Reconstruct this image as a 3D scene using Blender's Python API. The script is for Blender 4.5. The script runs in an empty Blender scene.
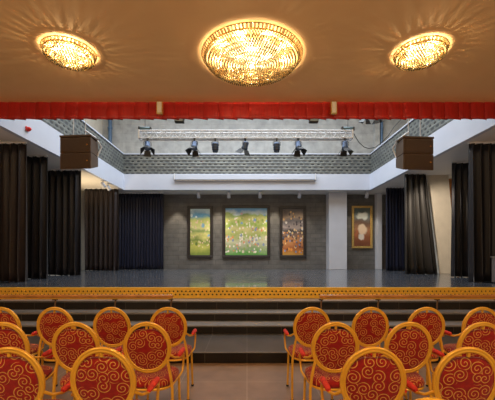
import bpy, math, random
from mathutils import Vector, Matrix
random.seed(7)
PI = math.pi
sc = bpy.context.scene
COL = sc.collection
EYE, F, CX, HY = 1.55, 330.0, 247.0, 254.0

def at(px, py, d):
    """world point seen at pixel (px,py) at depth d"""
    return Vector(((px-CX)*d/F, d, EYE+(HY-py)*d/F))

# ------------------------------------------------------------------ materials
def new_mat(name):
    m = bpy.data.materials.new(name); m.use_nodes = True
    nt = m.node_tree; b = nt.nodes['Principled BSDF']
    return m, nt, b

def N(nt, t, **kw):
    n = nt.nodes.new(t)
    for k, v in kw.items(): setattr(n, k, v)
    return n

def L(nt, a, b): nt.links.new(a, b)

def plain(name, col, rough=.6, metal=0, var=.12, scale=8, bump=0, sheen=0, spec=.5, coat=0):
    m, nt, b = new_mat(name)
    tc = N(nt, 'ShaderNodeTexCoord'); no = N(nt, 'ShaderNodeTexNoise'); no.inputs['Scale'].default_value = scale
    no.inputs['Detail'].default_value = 5
    L(nt, tc.outputs['Object'], no.inputs['Vector'])
    r = N(nt, 'ShaderNodeValToRGB')
    c1 = [max(0, c*(1-var)) for c in col]; c2 = [min(1, c*(1+var)) for c in col]
    r.color_ramp.elements[0].position = .3; r.color_ramp.elements[1].position = .7
    r.color_ramp.elements[0].color = (*c1, 1); r.color_ramp.elements[1].color = (*c2, 1)
    L(nt, no.outputs['Fac'], r.inputs['Fac']); L(nt, r.outputs['Color'], b.inputs['Base Color'])
    b.inputs['Roughness'].default_value = rough; b.inputs['Metallic'].default_value = metal
    b.inputs['Specular IOR Level'].default_value = spec
    if sheen: b.inputs['Sheen Weight'].default_value = sheen
    if coat: b.inputs['Coat Weight'].default_value = coat
    if bump:
        bp = N(nt, 'ShaderNodeBump'); bp.inputs['Strength'].default_value = bump; bp.inputs['Distance'].default_value = .01
        L(nt, no.outputs['Fac'], bp.inputs['Height']); L(nt, bp.outputs['Normal'], b.inputs['Normal'])
    return m

def mth(nt, op, a, b=None, c=None):
    n = N(nt, 'ShaderNodeMath', operation=op)
    for i, v in enumerate((a, b, c)):
        if v is None: continue
        if isinstance(v, (int, float)): n.inputs[i].default_value = v
        else: L(nt, v, n.inputs[i])
    return n.outputs[0]

def mixc(nt, fac, a, b):
    n = N(nt, 'ShaderNodeMix', data_type='RGBA')
    if isinstance(fac, (int, float)): n.inputs[0].default_value = fac
    else: L(nt, fac, n.inputs[0])
    for i, v in ((6, a), (7, b)):
        if isinstance(v, tuple): n.inputs[i].default_value = (*v, 1)
        else: L(nt, v, n.inputs[i])
    return n.outputs[2]

def fabric_scroll(name, axes, scale=12.6):
    """red upholstery with gold scrolls: one spiral per Voronoi cell"""
    m, nt, b = new_mat(name)
    tc = N(nt, 'ShaderNodeTexCoord'); sp = N(nt, 'ShaderNodeSeparateXYZ'); L(nt, tc.outputs['Object'], sp.inputs[0])
    oi = N(nt, 'ShaderNodeObjectInfo')
    cb = N(nt, 'ShaderNodeCombineXYZ')
    L(nt, mth(nt, 'MULTIPLY_ADD', sp.outputs[axes[0]], scale, mth(nt, 'MULTIPLY', oi.outputs['Random'], 37.0)), cb.inputs[0])
    L(nt, mth(nt, 'MULTIPLY_ADD', sp.outputs[axes[1]], scale, mth(nt, 'MULTIPLY', oi.outputs['Random'], 61.0)), cb.inputs[1])
    vo = N(nt, 'ShaderNodeTexVoronoi', voronoi_dimensions='2D'); vo.inputs['Scale'].default_value = 1.0
    vo.inputs['Randomness'].default_value = .75
    L(nt, cb.outputs[0], vo.inputs['Vector'])
    sub = N(nt, 'ShaderNodeVectorMath', operation='SUBTRACT'); L(nt, cb.outputs[0], sub.inputs[0]); L(nt, vo.outputs['Position'], sub.inputs[1])
    s2 = N(nt, 'ShaderNodeSeparateXYZ'); L(nt, sub.outputs[0], s2.inputs[0])
    cc = N(nt, 'ShaderNodeSeparateColor'); L(nt, vo.outputs['Color'], cc.inputs[0])
    hand = mth(nt, 'SUBTRACT', mth(nt, 'MULTIPLY', mth(nt, 'GREATER_THAN', cc.outputs[0], .5), 2.0), 1.0)
    ang = mth(nt, 'ARCTAN2', s2.outputs[1], mth(nt, 'MULTIPLY', s2.outputs[0], hand))
    r = vo.outputs['Distance']
    t = mth(nt, 'FRACT', mth(nt, 'ADD', mth(nt, 'ADD', mth(nt, 'DIVIDE', r, .265), mth(nt, 'DIVIDE', ang, 2*PI)), cc.outputs[1]))
    line = mth(nt, 'LESS_THAN', mth(nt, 'ABSOLUTE', mth(nt, 'SUBTRACT', t, .5)), .125)
    lim = mth(nt, 'LESS_THAN', r, .56); inn = mth(nt, 'GREATER_THAN', r, .05)
    fac = mth(nt, 'MULTIPLY', line, mth(nt, 'MULTIPLY', lim, inn))
    no = N(nt, 'ShaderNodeTexNoise'); no.inputs['Scale'].default_value = 40; L(nt, tc.outputs['Object'], no.inputs['Vector'])
    red = mixc(nt, no.outputs['Fac'], (.15, .004, .004), (.38, .012, .008))
    gold = mixc(nt, no.outputs['Fac'], (.55, .27, .04), (.80, .45, .09))
    L(nt, mixc(nt, mth(nt, 'MULTIPLY', fac, .75), red, gold), b.inputs['Base Color'])
    b.inputs['Roughness'].default_value = .85; b.inputs['Sheen Weight'].default_value = .15
    b.inputs['Specular IOR Level'].default_value = .2
    bp = N(nt, 'ShaderNodeBump'); bp.inputs['Strength'].default_value = .25; bp.inputs['Distance'].default_value = .004
    L(nt, no.outputs['Fac'], bp.inputs['Height']); L(nt, bp.outputs['Normal'], b.inputs['Normal'])
    return m

def brick_mat(name, c1, c2, cm, bw, bh, axes, mortar=.012, rough=.7, bump=.4, off=.5, jitter=.0, spec=.5):
    """brick / tile / perforation pattern in metres on the given object axes"""
    m, nt, b = new_mat(name)
    tc = N(nt, 'ShaderNodeTexCoord'); sp = N(nt, 'ShaderNodeSeparateXYZ'); L(nt, tc.outputs['Object'], sp.inputs[0])
    cb = N(nt, 'ShaderNodeCombineXYZ'); L(nt, sp.outputs[axes[0]], cb.inputs[0]); L(nt, sp.outputs[axes[1]], cb.inputs[1])
    br = N(nt, 'ShaderNodeTexBrick'); br.offset = off
    br.inputs['Scale'].default_value = 1; br.inputs['Brick Width'].default_value = bw; br.inputs['Row Height'].default_value = bh
    br.inputs['Mortar Size'].default_value = mortar; br.inputs['Mortar Smooth'].default_value = .3
    br.inputs['Color1'].default_value = (*c1, 1); br.inputs['Color2'].default_value = (*c2, 1); br.inputs['Mortar'].default_value = (*cm, 1)
    L(nt, cb.outputs[0], br.inputs['Vector'])
    no = N(nt, 'ShaderNodeTexNoise'); no.inputs['Scale'].default_value = 3.5; no.inputs['Detail'].default_value = 6
    L(nt, tc.outputs['Object'], no.inputs['Vector'])
    hv = N(nt, 'ShaderNodeMix', data_type='RGBA', blend_type='MULTIPLY'); hv.inputs[0].default_value = 1
    rr = N(nt, 'ShaderNodeValToRGB'); rr.color_ramp.elements[0].position = .3; rr.color_ramp.elements[1].position = .75
    rr.color_ramp.elements[0].color = (.72, .72, .72, 1); rr.color_ramp.elements[1].color = (1.1, 1.1, 1.1, 1)
    L(nt, no.outputs['Fac'], rr.inputs['Fac'])
    L(nt, br.outputs['Color'], hv.inputs[6]); L(nt, rr.outputs['Color'], hv.inputs[7]); L(nt, hv.outputs[2], b.inputs['Base Color'])
    b.inputs['Roughness'].default_value = rough; b.inputs['Specular IOR Level'].default_value = spec
    bp = N(nt, 'ShaderNodeBump'); bp.inputs['Strength'].default_value = bump; bp.inputs['Distance'].default_value = .01
    bp.invert = True
    L(nt, mth(nt, 'ADD', br.outputs['Fac'], mth(nt, 'MULTIPLY', no.outputs['Fac'], .35)), bp.inputs['Height']); L(nt, bp.outputs['Normal'], b.inputs['Normal'])
    return m

def perf_mat(name, axes):
    """woven perforated metal: dark lens-shaped holes in offset rows"""
    m, nt, b = new_mat(name)
    tc = N(nt, 'ShaderNodeTexCoord'); sp = N(nt, 'ShaderNodeSeparateXYZ'); L(nt, tc.outputs['Object'], sp.inputs[0])
    W, H = .25, .135
    v = mth(nt, 'DIVIDE', sp.outputs[axes[1]], H); row = mth(nt, 'FLOOR', v); fv = mth(nt, 'SUBTRACT', mth(nt, 'FRACT', v), .5)
    par = mth(nt, 'MULTIPLY', mth(nt, 'MODULO', mth(nt, 'ABSOLUTE', row), 2.0), .5)
    u = mth(nt, 'ADD', mth(nt, 'DIVIDE', sp.outputs[axes[0]], W), par); col = mth(nt, 'FLOOR', u); fu = mth(nt, 'SUBTRACT', mth(nt, 'FRACT', u), .5)
    e = mth(nt, 'ADD', mth(nt, 'POWER', mth(nt, 'DIVIDE', mth(nt, 'ABSOLUTE', fu), .33), 2.0), mth(nt, 'POWER', mth(nt, 'DIVIDE', mth(nt, 'ABSOLUTE', fv), .30), 2.0))
    cb = N(nt, 'ShaderNodeCombineXYZ'); L(nt, col, cb.inputs[0]); L(nt, row, cb.inputs[1])
    wn = N(nt, 'ShaderNodeTexWhiteNoise', noise_dimensions='2D'); L(nt, cb.outputs[0], wn.inputs['Vector'])
    hole = mth(nt, 'LESS_THAN', e, mth(nt, 'ADD', mth(nt, 'MULTIPLY', wn.outputs['Value'], .8), .5))
    dark = mixc(nt, wn.outputs['Value'], (.02, .022, .025), (.09, .095, .10))
    sheet = mixc(nt, wn.outputs['Value'], (.19, .20, .185), (.13, .14, .135))
    L(nt, mixc(nt, hole, sheet, dark), b.inputs['Base Color'])
    b.inputs['Roughness'].default_value = .42; b.inputs['Metallic'].default_value = .3
    bp = N(nt, 'ShaderNodeBump'); bp.inputs['Strength'].default_value = .3; bp.inputs['Distance'].default_value = .01
    L(nt, e, bp.inputs['Height']); L(nt, bp.outputs['Normal'], b.inputs['Normal'])
    return m

def velvet(name, col, sheen=.3, rough=.48):
    m, nt, b = new_mat(name)
    tc = N(nt, 'ShaderNodeTexCoord'); mp = N(nt, 'ShaderNodeMapping'); mp.inputs['Scale'].default_value = (30, 30, 1.2)
    no = N(nt, 'ShaderNodeTexNoise'); no.inputs['Scale'].default_value = 1.2; no.inputs['Detail'].default_value = 4
    L(nt, tc.outputs['Object'], mp.inputs['Vector']); L(nt, mp.outputs[0], no.inputs['Vector'])
    L(nt, mixc(nt, no.outputs['Fac'], tuple(c*.65 for c in col), tuple(c*1.35 for c in col)), b.inputs['Base Color'])
    b.inputs['Roughness'].default_value = rough; b.inputs['Sheen Weight'].default_value = sheen; b.inputs['Sheen Roughness'].default_value = .5
    b.inputs['Specular IOR Level'].default_value = .45
    return m

def painting_mat(name, ramp, blots, seed, glows=()):
    """generic painted scene: colour bands up the canvas with irregular patches and flecks"""
    m, nt, b = new_mat(name)
    tc = N(nt, 'ShaderNodeTexCoord'); sp = N(nt, 'ShaderNodeSeparateXYZ'); L(nt, tc.outputs['Generated'], sp.inputs[0])
    no = N(nt, 'ShaderNodeTexNoise'); no.inputs['Scale'].default_value = 2.6; no.inputs['Detail'].default_value = 5
    mp = N(nt, 'ShaderNodeMapping'); mp.inputs['Location'].default_value = (seed, seed*.7, seed*1.3)
    L(nt, tc.outputs['Object'], mp.inputs['Vector']); L(nt, mp.outputs[0], no.inputs['Vector'])
    z = mth(nt, 'ADD', sp.outputs[2], mth(nt, 'MULTIPLY', mth(nt, 'SUBTRACT', no.outputs['Fac'], .5), .32))
    rp = N(nt, 'ShaderNodeValToRGB'); cr = rp.color_ramp
    cr.elements[0].position = ramp[0][0]; cr.elements[0].color = (*ramp[0][1], 1)
    cr.elements[1].position = ramp[-1][0]; cr.elements[1].color = (*ramp[-1][1], 1)
    for p, c in ramp[1:-1]:
        e = cr.elements.new(p); e.color = (*c, 1)
    L(nt, z, rp.inputs['Fac'])
    cur = rp.outputs['Color']
    for i, (scale, thr, col, z0, z1) in enumerate(blots):
        vo = N(nt, 'ShaderNodeTexVoronoi'); vo.inputs['Scale'].default_value = scale*1.25
        mp2 = N(nt, 'ShaderNodeMapping'); mp2.inputs['Location'].default_value = (seed+i*3.1, i*1.7, seed*.4+i); mp2.inputs['Scale'].default_value = (1.0, 1, .7)
        L(nt, tc.outputs['Object'], mp2.inputs['Vector']); L(nt, mp2.outputs[0], vo.inputs['Vector'])
        sc_ = N(nt, 'ShaderNodeSeparateColor'); L(nt, vo.outputs['Color'], sc_.inputs[0])
        f = mth(nt, 'MULTIPLY', mth(nt, 'LESS_THAN', vo.outputs['Distance'], thr), mth(nt, 'GREATER_THAN', sc_.outputs[0], .3))
        f = mth(nt, 'MULTIPLY', f, mth(nt, 'MULTIPLY', mth(nt, 'GREATER_THAN', sp.outputs[2], z0), mth(nt, 'LESS_THAN', sp.outputs[2], z1)))
        cur = mixc(nt, mth(nt, 'MULTIPLY', f, .85), cur, col)
    for (gx, gz, rx, rz, col) in glows:
        dx = mth(nt, 'DIVIDE', mth(nt, 'SUBTRACT', sp.outputs[0], gx), rx); dz = mth(nt, 'DIVIDE', mth(nt, 'SUBTRACT', z, gz), rz)
        q = mth(nt, 'ADD', mth(nt, 'MULTIPLY', dx, dx), mth(nt, 'MULTIPLY', dz, dz))
        f = mth(nt, 'MAXIMUM', mth(nt, 'SUBTRACT', 1.0, q), 0.0)
        cur = mixc(nt, mth(nt, 'MINIMUM', mth(nt, 'MULTIPLY', f, 1.6), .9), cur, col)
    L(nt, cur, b.inputs['Base Color']); b.inputs['Roughness'].default_value = .55
    return m

def emis(name, col, strength):
    m, nt, b = new_mat(name)
    b.inputs['Base Color'].default_value = (*col, 1); b.inputs['Emission Color'].default_value = (*col, 1); b.inputs['Emission Strength'].default_value = strength
    return m

def crystal(name):
    m = bpy.data.materials.new(name); m.use_nodes = True; nt = m.node_tree
    for n in list(nt.nodes): nt.nodes.remove(n)
    out = N(nt, 'ShaderNodeOutputMaterial'); tr = N(nt, 'ShaderNodeBsdfTransparent'); gl = N(nt, 'ShaderNodeBsdfGlossy'); tl = N(nt, 'ShaderNodeBsdfTranslucent')
    tr.inputs[0].default_value = (1, .93, .78, 1); gl.inputs['Roughness'].default_value = .12; gl.inputs['Color'].default_value = (.42, .39, .30, 1)
    tl.inputs[0].default_value = (.14, .125, .085, 1)
    tc = N(nt, 'ShaderNodeTexCoord'); no = N(nt, 'ShaderNodeTexNoise'); no.inputs['Scale'].default_value = 45; L(nt, tc.outputs['Object'], no.inputs['Vector'])
    m1 = N(nt, 'ShaderNodeMixShader'); L(nt, mth(nt, 'MULTIPLY', no.outputs['Fac'], .9), m1.inputs[0]); L(nt, tl.outputs[0], m1.inputs[1]); L(nt, gl.outputs[0], m1.inputs[2])
    m2 = N(nt, 'ShaderNodeMixShader'); m2.inputs[0].default_value = .66; L(nt, tr.outputs[0], m2.inputs[1]); L(nt, m1.outputs[0], m2.inputs[2])
    L(nt, m2.outputs[0], out.inputs[0])
    return m

M = {}
M['gold'] = plain('gold_lacquer', (.82, .42, .035), .3, .25, .08, 6, coat=.3)
M['scroll_back'] = fabric_scroll('scroll_upholstery_back', (0, 2))
M['scroll_seat'] = fabric_scroll('scroll_upholstery_seat', (0, 1))
M['red_pad'] = plain('red_pad', (.60, .035, .02), .85, 0, .25, 40)
M['ceiling'] = plain('ceiling_paint', (.82, .53, .25), .85, 0, .03, 1.2)
M['white'] = plain('white_paint', (.55, .59, .69), .7, 0, .03, 1.5)
M['soffit'] = plain('soffit_paint', (.80, .78, .76), .75, 0, .04, 1.2)
M['concrete'] = brick_mat('grey_block_wall', (.40, .405, .40), (.435, .435, .42), (.36, .36, .35), .9, .45, (0, 2), .01, .85, .15)
M['concrete_side'] = brick_mat('grey_block_wall_side', (.40, .405, .40), (.435, .435, .42), (.36, .36, .35), .9, .45, (1, 2), .01, .85, .15)
M['brick'] = brick_mat('dark_painted_brick', (.125, .12, .113), (.15, .143, .135), (.105, .10, .095), .5, .21, (0, 2), .014, .62, .7)
M['perf_back'] = perf_mat('perforated_metal', (0, 2))
M['perf_side'] = perf_mat('perforated_metal_side', (1, 2))
M['floor'] = brick_mat('beige_floor_tile', (.30, .19, .12), (.27, .17, .105), (.42, .30, .20), .8, .8, (0, 1), .006, .28, .08, 0)
M['stone'] = brick_mat('dark_step_stone', (.013, .009, .006), (.020, .0145, .010), (.08, .062, .045), .6, 2.0, (0, 1), .006, .4, .15, 0, 0, .3)
M['stage_floor'] = plain('polished_stage_floor', (.085, .09, .105), .22, 0, .35, 2.5, spec=.9, coat=.4)
M['step_edge_lit_tread'] = plain('step_edge_lit_tread', (.17, .155, .14), .35, 0, .15, 5)  # nosing grey; on the upper treads it carries painted-in reflected light
M['tread'] = brick_mat('lit_tread_stone', (.058, .049, .042), (.078, .067, .058), (.16, .14, .12), .6, 2.0, (0, 1), .006, .28, .15, 0, .6)  # step stone made lighter on top, reflected light put into the colour
M['yellow'] = plain('yellow_metal', (.88, .50, .05), .38, .15, .05, 3)
M['dark'] = plain('dark_void', (.015, .012, .01), .9)
M['orange_wood'] = plain('orange_wood', (.52, .20, .04), .35, 0, .2, 9, coat=.3)
M['brown_metal'] = plain('brown_metal', (.19, .10, .045), .4, .4)
M['red_valance'] = velvet('red_valance', (.38, .009, .006), .05)
M['black_velvet'] = velvet('black_velvet', (.009, .008, .012), .04)
M['brown_velvet'] = velvet('dark_brown_velvet', (.022, .014, .014), .04)
M['navy_velvet'] = velvet('navy_velvet', (.008, .010, .028), .05)
M['grey_velvet'] = velvet('charcoal_velvet', (.017, .0145, .0125), .03)
M['black'] = plain('black_metal', (.02, .021, .024), .45, .2)
M['blue_black'] = plain('blue_black_metal', (.07, .11, .20), .35, .4)
M['speaker'] = plain('speaker_cabinet', (.085, .052, .030), .5, 0, .1, 20)
M['grille'] = plain('speaker_grille', (.070, .044, .027), .55, .2, .35, 180)
M['silver'] = plain('silver_metal', (.72, .74, .78), .35, .35)
M['steel'] = plain('dark_teal_metal', (.07, .12, .14), .4, .4)
M['cream'] = plain('cream_plaster', (.66, .60, .50), .7, 0, .06, 4, bump=.3)
M['lilac_white'] = plain('pale_column_paint', (.58, .60, .66), .6, 0, .04, 2)
M['dark_frame'] = plain('dark_wood_frame', (.016, .013, .015), .35, 0, .2, 12)
M['gold_frame'] = plain('gilded_frame', (.62, .42, .14), .4, .4, .15, 20)
M['blue_pipe'] = plain('blue_grey_pipe', (.07, .13, .22), .5)
M['red_plastic'] = plain('red_plastic', (.75, .03, .02), .35)
M['rubber'] = plain('rubber', (.02, .02, .02), .8)
M['crystal'] = crystal('cut_crystal')
M['bulb'] = emis('warm_bulb', (1, .84, .56), 4)
M['brass'] = plain('polished_brass', (.85, .58, .18), .22, .8, .05, 10)
M['lens'] = plain('lamp_lens', (.25, .32, .42), .1, 0)
M['grey_panel'] = plain('grey_panel', (.14, .13, .13), .5)
M['dark_panel'] = plain('dark_brown_panel', (.07, .055, .05), .6)
M['canvas_a'] = painting_mat('painted_green_valley', [(.05, (.22, .30, .05)), (.2, (.55, .55, .12)), (.32, (.20, .28, .06)), (.42, (.70, .66, .22)), (.52, (.24, .36, .10)), (.6, (.72, .70, .30)), (.74, (.52, .58, .16)), (.84, (.10, .32, .56)), (.97, (.55, .75, .85))],
    [(3.2, .26, (.12, .20, .04), .03, .5), (2.6, .24, (.20, .46, .72), .4, .72), (5, .25, (.80, .76, .40), .1, .78), (7, .3, (.82, .60, .45), .2, .75), (4, .3, (.75, .85, .85), .8, .97)], 2.3)
M['canvas_b'] = painting_mat('painted_meadow_crowd', [(.03, (.12, .36, .07)), (.16, (.34, .42, .22)), (.3, (.62, .60, .40)), (.42, (.42, .48, .14)), (.55, (.66, .60, .26)), (.66, (.36, .50, .12)), (.76, (.66, .66, .24)), (.84, (.30, .46, .16)), (.88, (.62, .76, .82)), (.98, (.16, .42, .74))],
    [(4.5, .34, (.88, .74, .60), .05, .5), (4.2, .30, (.20, .28, .50), .08, .6), (5.5, .3, (.80, .26, .10), .08, .62), (5, .3, (.30, .44, .08), .05, .8), (6.5, .3, (.92, .86, .78), .05, .8), (3.0, .28, (.14, .36, .72), .66, .86), (3.4, .24, (.86, .58, .52), .68, .9)], 5.1)
M['canvas_c'] = painting_mat('painted_dusk_city', [(.03, (.52, .26, .04)), (.16, (.36, .10, .03)), (.3, (.55, .24, .08)), (.4, (.30, .16, .10)), (.52, (.05, .05, .06)), (.62, (.34, .28, .26)), (.72, (.12, .11, .12)), (.82, (.30, .22, .16)), (.95, (.10, .09, .09))],
    [(4.2, .30, (.74, .68, .62), .35, .72), (4.6, .32, (.78, .30, .05), .05, .5), (5.2, .26, (.10, .30, .60), .05, .45), (5, .28, (.85, .60, .28), .1, .6), (6, .26, (.72, .42, .12), .72, .95), (5, .28, (.04, .03, .04), .05, .9)], 9.4)
M['canvas_d'] = painting_mat('painted_dark_garden', [(.03, (.18, .06, .03)), (.25, (.30, .10, .04)), (.45, (.40, .20, .10)), (.6, (.16, .09, .06)), (.78, (.18, .22, .22)), (.95, (.08, .12, .12))],
    [(4, .3, (.45, .14, .06), .05, .5)], 12.2, [(.5, .80, .38, .13, (.72, .76, .72)), (.52, .44, .32, .15, (.88, .68, .48)), (.45, .26, .2, .10, (.75, .70, .62))])

# ------------------------------------------------------------------ mesh helpers
class MB:
    def __init__(s): s.v = []; s.f = []; s.sm = []
    def add(s, vs, fs, smooth=False):
        o = len(s.v); s.v += [tuple(v) for v in vs]
        for f in fs: s.f.append([i+o for i in f]); s.sm.append(smooth)
    def box(s, x0, x1, y0, y1, z0, z1, mat=None):
        vs = [Vector(p) for p in ((x0, y0, z0), (x1, y0, z0), (x1, y1, z0), (x0, y1, z0), (x0, y0, z1), (x1, y0, z1), (x1, y1, z1), (x0, y1, z1))]
        if mat: vs = [mat @ v for v in vs]
        s.add(vs, [(0, 3, 2, 1), (4, 5, 6, 7), (0, 1, 5, 4), (1, 2, 6, 5), (2, 3, 7, 6), (3, 0, 4, 7)])
    def hexa(s, vs):
        s.add(vs, [(0, 3, 2, 1), (4, 5, 6, 7), (0, 1, 5, 4), (1, 2, 6, 5), (2, 3, 7, 6), (3, 0, 4, 7)])
    def tube(s, pts, r, n=10, closed=False, prof=None, up=None):
        pts = [Vector(p) for p in pts]; m = len(pts); rings = []
        prev = None
        for i, p in enumerate(pts):
            if closed: t = (pts[(i+1) % m]-pts[i-1]).normalized()
            else: t = (pts[min(i+1, m-1)]-pts[max(i-1, 0)]).normalized()
            if up is not None: a = Vector(up)
            elif prev is not None: a = prev
            else: a = Vector((0, 0, 1)) if abs(t.z) < .9 else Vector((0, 1, 0))
            a = (a-t*a.dot(t)).normalized(); prev = a; bb = t.cross(a)
            rr = r[i] if isinstance(r, (list, tuple)) else r
            if prof: rings.append([p+a*q[0]+bb*q[1] for q in prof])
            else: rings.append([p+a*math.cos(2*PI*k/n)*rr+bb*math.sin(2*PI*k/n)*rr for k in range(n)])
        k = len(rings[0]); vs = [v for ring in rings for v in ring]; fs = []
        for i in range(m if closed else m-1):
            j = (i+1) % m
            for q in range(k): fs.append((i*k+q, i*k+(q+1) % k, j*k+(q+1) % k, j*k+q))
        s.add(vs, fs, True)
        if not closed:
            s.add(rings[0], [tuple(range(k))[::-1]]); s.add(rings[-1], [tuple(range(k))])
    def lathe(s, prof, c=(0, 0, 0), n=24, axis='z', rot=None):
        vs = []; fs = []
        for (r, z) in prof:
            for k in range(n):
                a = 2*PI*k/n; p = Vector((r*math.cos(a), r*math.sin(a), z))
                if rot: p = rot @ p
                vs.append(p+Vector(c))
        m = len(prof)
        for i in range(m-1):
            for q in range(n): fs.append((i*n+q, i*n+(q+1) % n, (i+1)*n+(q+1) % n, (i+1)*n+q))
        s.add(vs, fs, True)
        if prof[0][0] > 1e-5: s.add(vs[:n], [tuple(range(n))[::-1]])
        if prof[-1][0] > 1e-5: s.add(vs[-n:], [tuple(range(n))])
    def build(s, name, mat, parent=None, bevel=0, seg=2):
        me = bpy.data.meshes.new(name); me.from_pydata(s.v, [], s.f); me.update()
        for p, q in zip(me.polygons, s.sm): p.use_smooth = q
        me.materials.append(mat if not isinstance(mat, str) else M[mat])
        o = bpy.data.objects.new(name, me); COL.objects.link(o)
        if parent: o.parent = parent
        if bevel:
            b = o.modifiers.new('bevel', 'BEVEL'); b.width = bevel; b.segments = seg; b.limit_method = 'ANGLE'
        return o

def bx(name, mat, x0, x1, y0, y1, z0, z1, parent=None, bevel=0):
    m = MB(); m.box(x0, x1, y0, y1, z0, z1); return m.build(name, mat, parent, bevel)
def tag(o, label=None, cat=None, group=None, kind=None):
    if label: o['label'] = label
    if cat: o['category'] = cat
    if group: o['group'] = group
    if kind: o['kind'] = kind
    return o
def struct(o, label, cat): return tag(o, label, cat, kind='structure')
def empty(name, loc, rz=0):
    o = bpy.data.objects.new(name, None); COL.objects.link(o); o.location = loc; o.rotation_euler = (0, 0, rz); o.empty_display_size = .1; return o
def copy_tree(o, parent=None):
    c = o.copy(); COL.objects.link(c); c.parent = parent
    for ch in list(o.children): copy_tree(ch, c)
    return c

# ------------------------------------------------------------------ dimensions
ZS = .84                    # stage floor
YST = 6.89                  # stage front
YB, YP, YL = 15.6, 14.4, 16.7   # brick wall, gallery front, loft wall
XG = 5.37                   # half width of the opening between the galleries
ZB0, ZB1, ZP = EYE+2.8, EYE+3.49, EYE+4.39
ZC = 4.707                   # hall ceiling
XL, XR = -7.3, 8.2
YV = 6.90
ZT = 9.6

# ------------------------------------------------------------------ setting
struct(bx('floor', 'floor', -8.5, 8.5, -1.6, 4.69, -.1, 0), 'beige brown tiled hall floor below the steps', 'floor')
struct(bx('ceiling', 'ceiling', -8.5, 8.5, -1.6, YV+.12, ZC, ZC+.15), 'warm lit tan ceiling of the hall', 'ceiling')
struct(bx('wall_left', 'ceiling', -8.7, -8.5, -1.6, YV+.12, -.1, ZC+.15), 'tan side wall of the hall on the left', 'wall')
struct(bx('wall_right', 'ceiling', 8.5, 8.7, -1.6, YV+.12, -.1, ZC+.15), 'tan side wall of the hall on the right', 'wall')
# proscenium wall over the valance (keeps loft and hall apart)
struct(bx('wall_over_stage', 'ceiling', -8.7, 8.7, YV+.12, YV+.15, ZC-.02, ZT), 'plain wall above the stage opening', 'wall')
# stage
m = MB(); m.box(-8.6, 8.6, YST+.05, YL+.2, ZS-.08, ZS); struct(m.build('floor_stage', 'stage_floor'), 'dark polished stage floor reflecting the pictures', 'stage floor')
# steps
steps = [(4.69, .156), (5.75, .304), (6.14, .453), (6.52, .621)]
root = empty('stage_steps', (0, 4.69, 0)); tag(root, 'wide dark stone steps leading up to the stage front', 'steps', kind='structure')
for i, (y, z) in enumerate(steps):
    y1 = steps[i+1][0] if i < 3 else YST+.05
    z0 = steps[i-1][1]-.03 if i else -.1
    s = bx('step', 'stone', -8.5, 8.5, .3, YST+.35-y, z0, z, root); s.location = (0, y-4.99, 0)
    bx('tread', 'tread' if i == 0 else 'step_edge_lit_tread', -8.5, 8.5, .301, YST+.35-y, z, z+.004, s)  # treads coloured lighter than the risers to stand in for reflected light
    e = bx('step_nosing', 'step_edge_lit_tread', -8.5, 8.5, .288, .33 if i == 0 else .35, z-.004-(.02 if i != 0 else .008), z+.003, s, .003)
# lower back wall and its neighbours
struct(bx('wall_back', 'brick', -8.4, 8.4, YB, YB+.2, ZS-.05, ZB0), 'dark grey painted brick wall behind the pictures', 'wall')
struct(bx('wall_stage_left', 'cream', XL-.2, XL, YV+.16, YL+.2, ZS-.05, ZT), 'side wall of the stage on the left', 'wall')
struct(bx('wall_stage_right', 'cream', XR, XR+.2, YV+.16, YL+.2, ZS-.05, ZT), 'side wall of the stage on the right', 'wall')
struct(bx('wall_loft_back', 'concrete', -8.4, 8.4, YL, YL+.2, ZB1, ZT), 'pale grey block wall high behind the gallery', 'wall')
struct(bx('ceiling_loft', 'soffit', -8.6, 8.6, YV+.16, YL+.2, ZT, ZT+.15), 'ceiling of the stage loft', 'ceiling')
# gallery: slab with white band, perforated parapet and coping
m = MB(); m.box(XL, -XG-.11, YV+.16, YL, ZB0+.02, ZB1-.05); m.box(XG+.11, XR, YV+.16, YL, ZB0+.02, ZB1-.05); m.box(-XG-.11, XG+.11, YP+.11, YL, ZB0+.02, ZB1-.05)
struct(m.build('ceiling_under_gallery', 'soffit'), 'pale underside of the gallery around the stage', 'ceiling')
m = MB(); m.box(-XG-.12, -XG, YV+.16, YP, ZB0, ZB1); m.box(XG, XG+.12, YV+.16, YP, ZB0, ZB1); m.box(-XG-.12, XG+.12, YP, YP+.12, ZB0, ZB1)
struct(m.build('trim_1', 'white'), 'plain white band round the edge of the gallery', 'band')
m = MB(); m.box(-XG-.10, -XG-.04, YV+.16, YP+.04, ZB1, ZP-.04); struct(m.build('wall_parapet_left', 'perf_side'), 'perforated metal gallery parapet on the left', 'parapet')
m = MB(); m.box(XG+.04, XG+.10, YV+.16, YP+.04, ZB1, ZP-.04); struct(m.build('wall_parapet_right', 'perf_side'), 'perforated metal gallery parapet on the right', 'parapet')
m = MB(); m.box(-XG-.10, XG+.10, YP+.04, YP+.10, ZB1, ZP-.04); struct(m.build('wall_parapet_back', 'perf_back'), 'perforated metal gallery parapet across the back', 'parapet')
m = MB(); m.box(-XG-.13, -XG, YV+.16, YP, ZP-.04, ZP); m.box(XG, XG+.13, YV+.16, YP, ZP-.04, ZP); m.box(-XG-.13, XG+.13, YP, YP+.13, ZP-.04, ZP)
struct(m.build('trim_2', 'white'), 'white coping along the top of the gallery parapet', 'coping')
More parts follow.
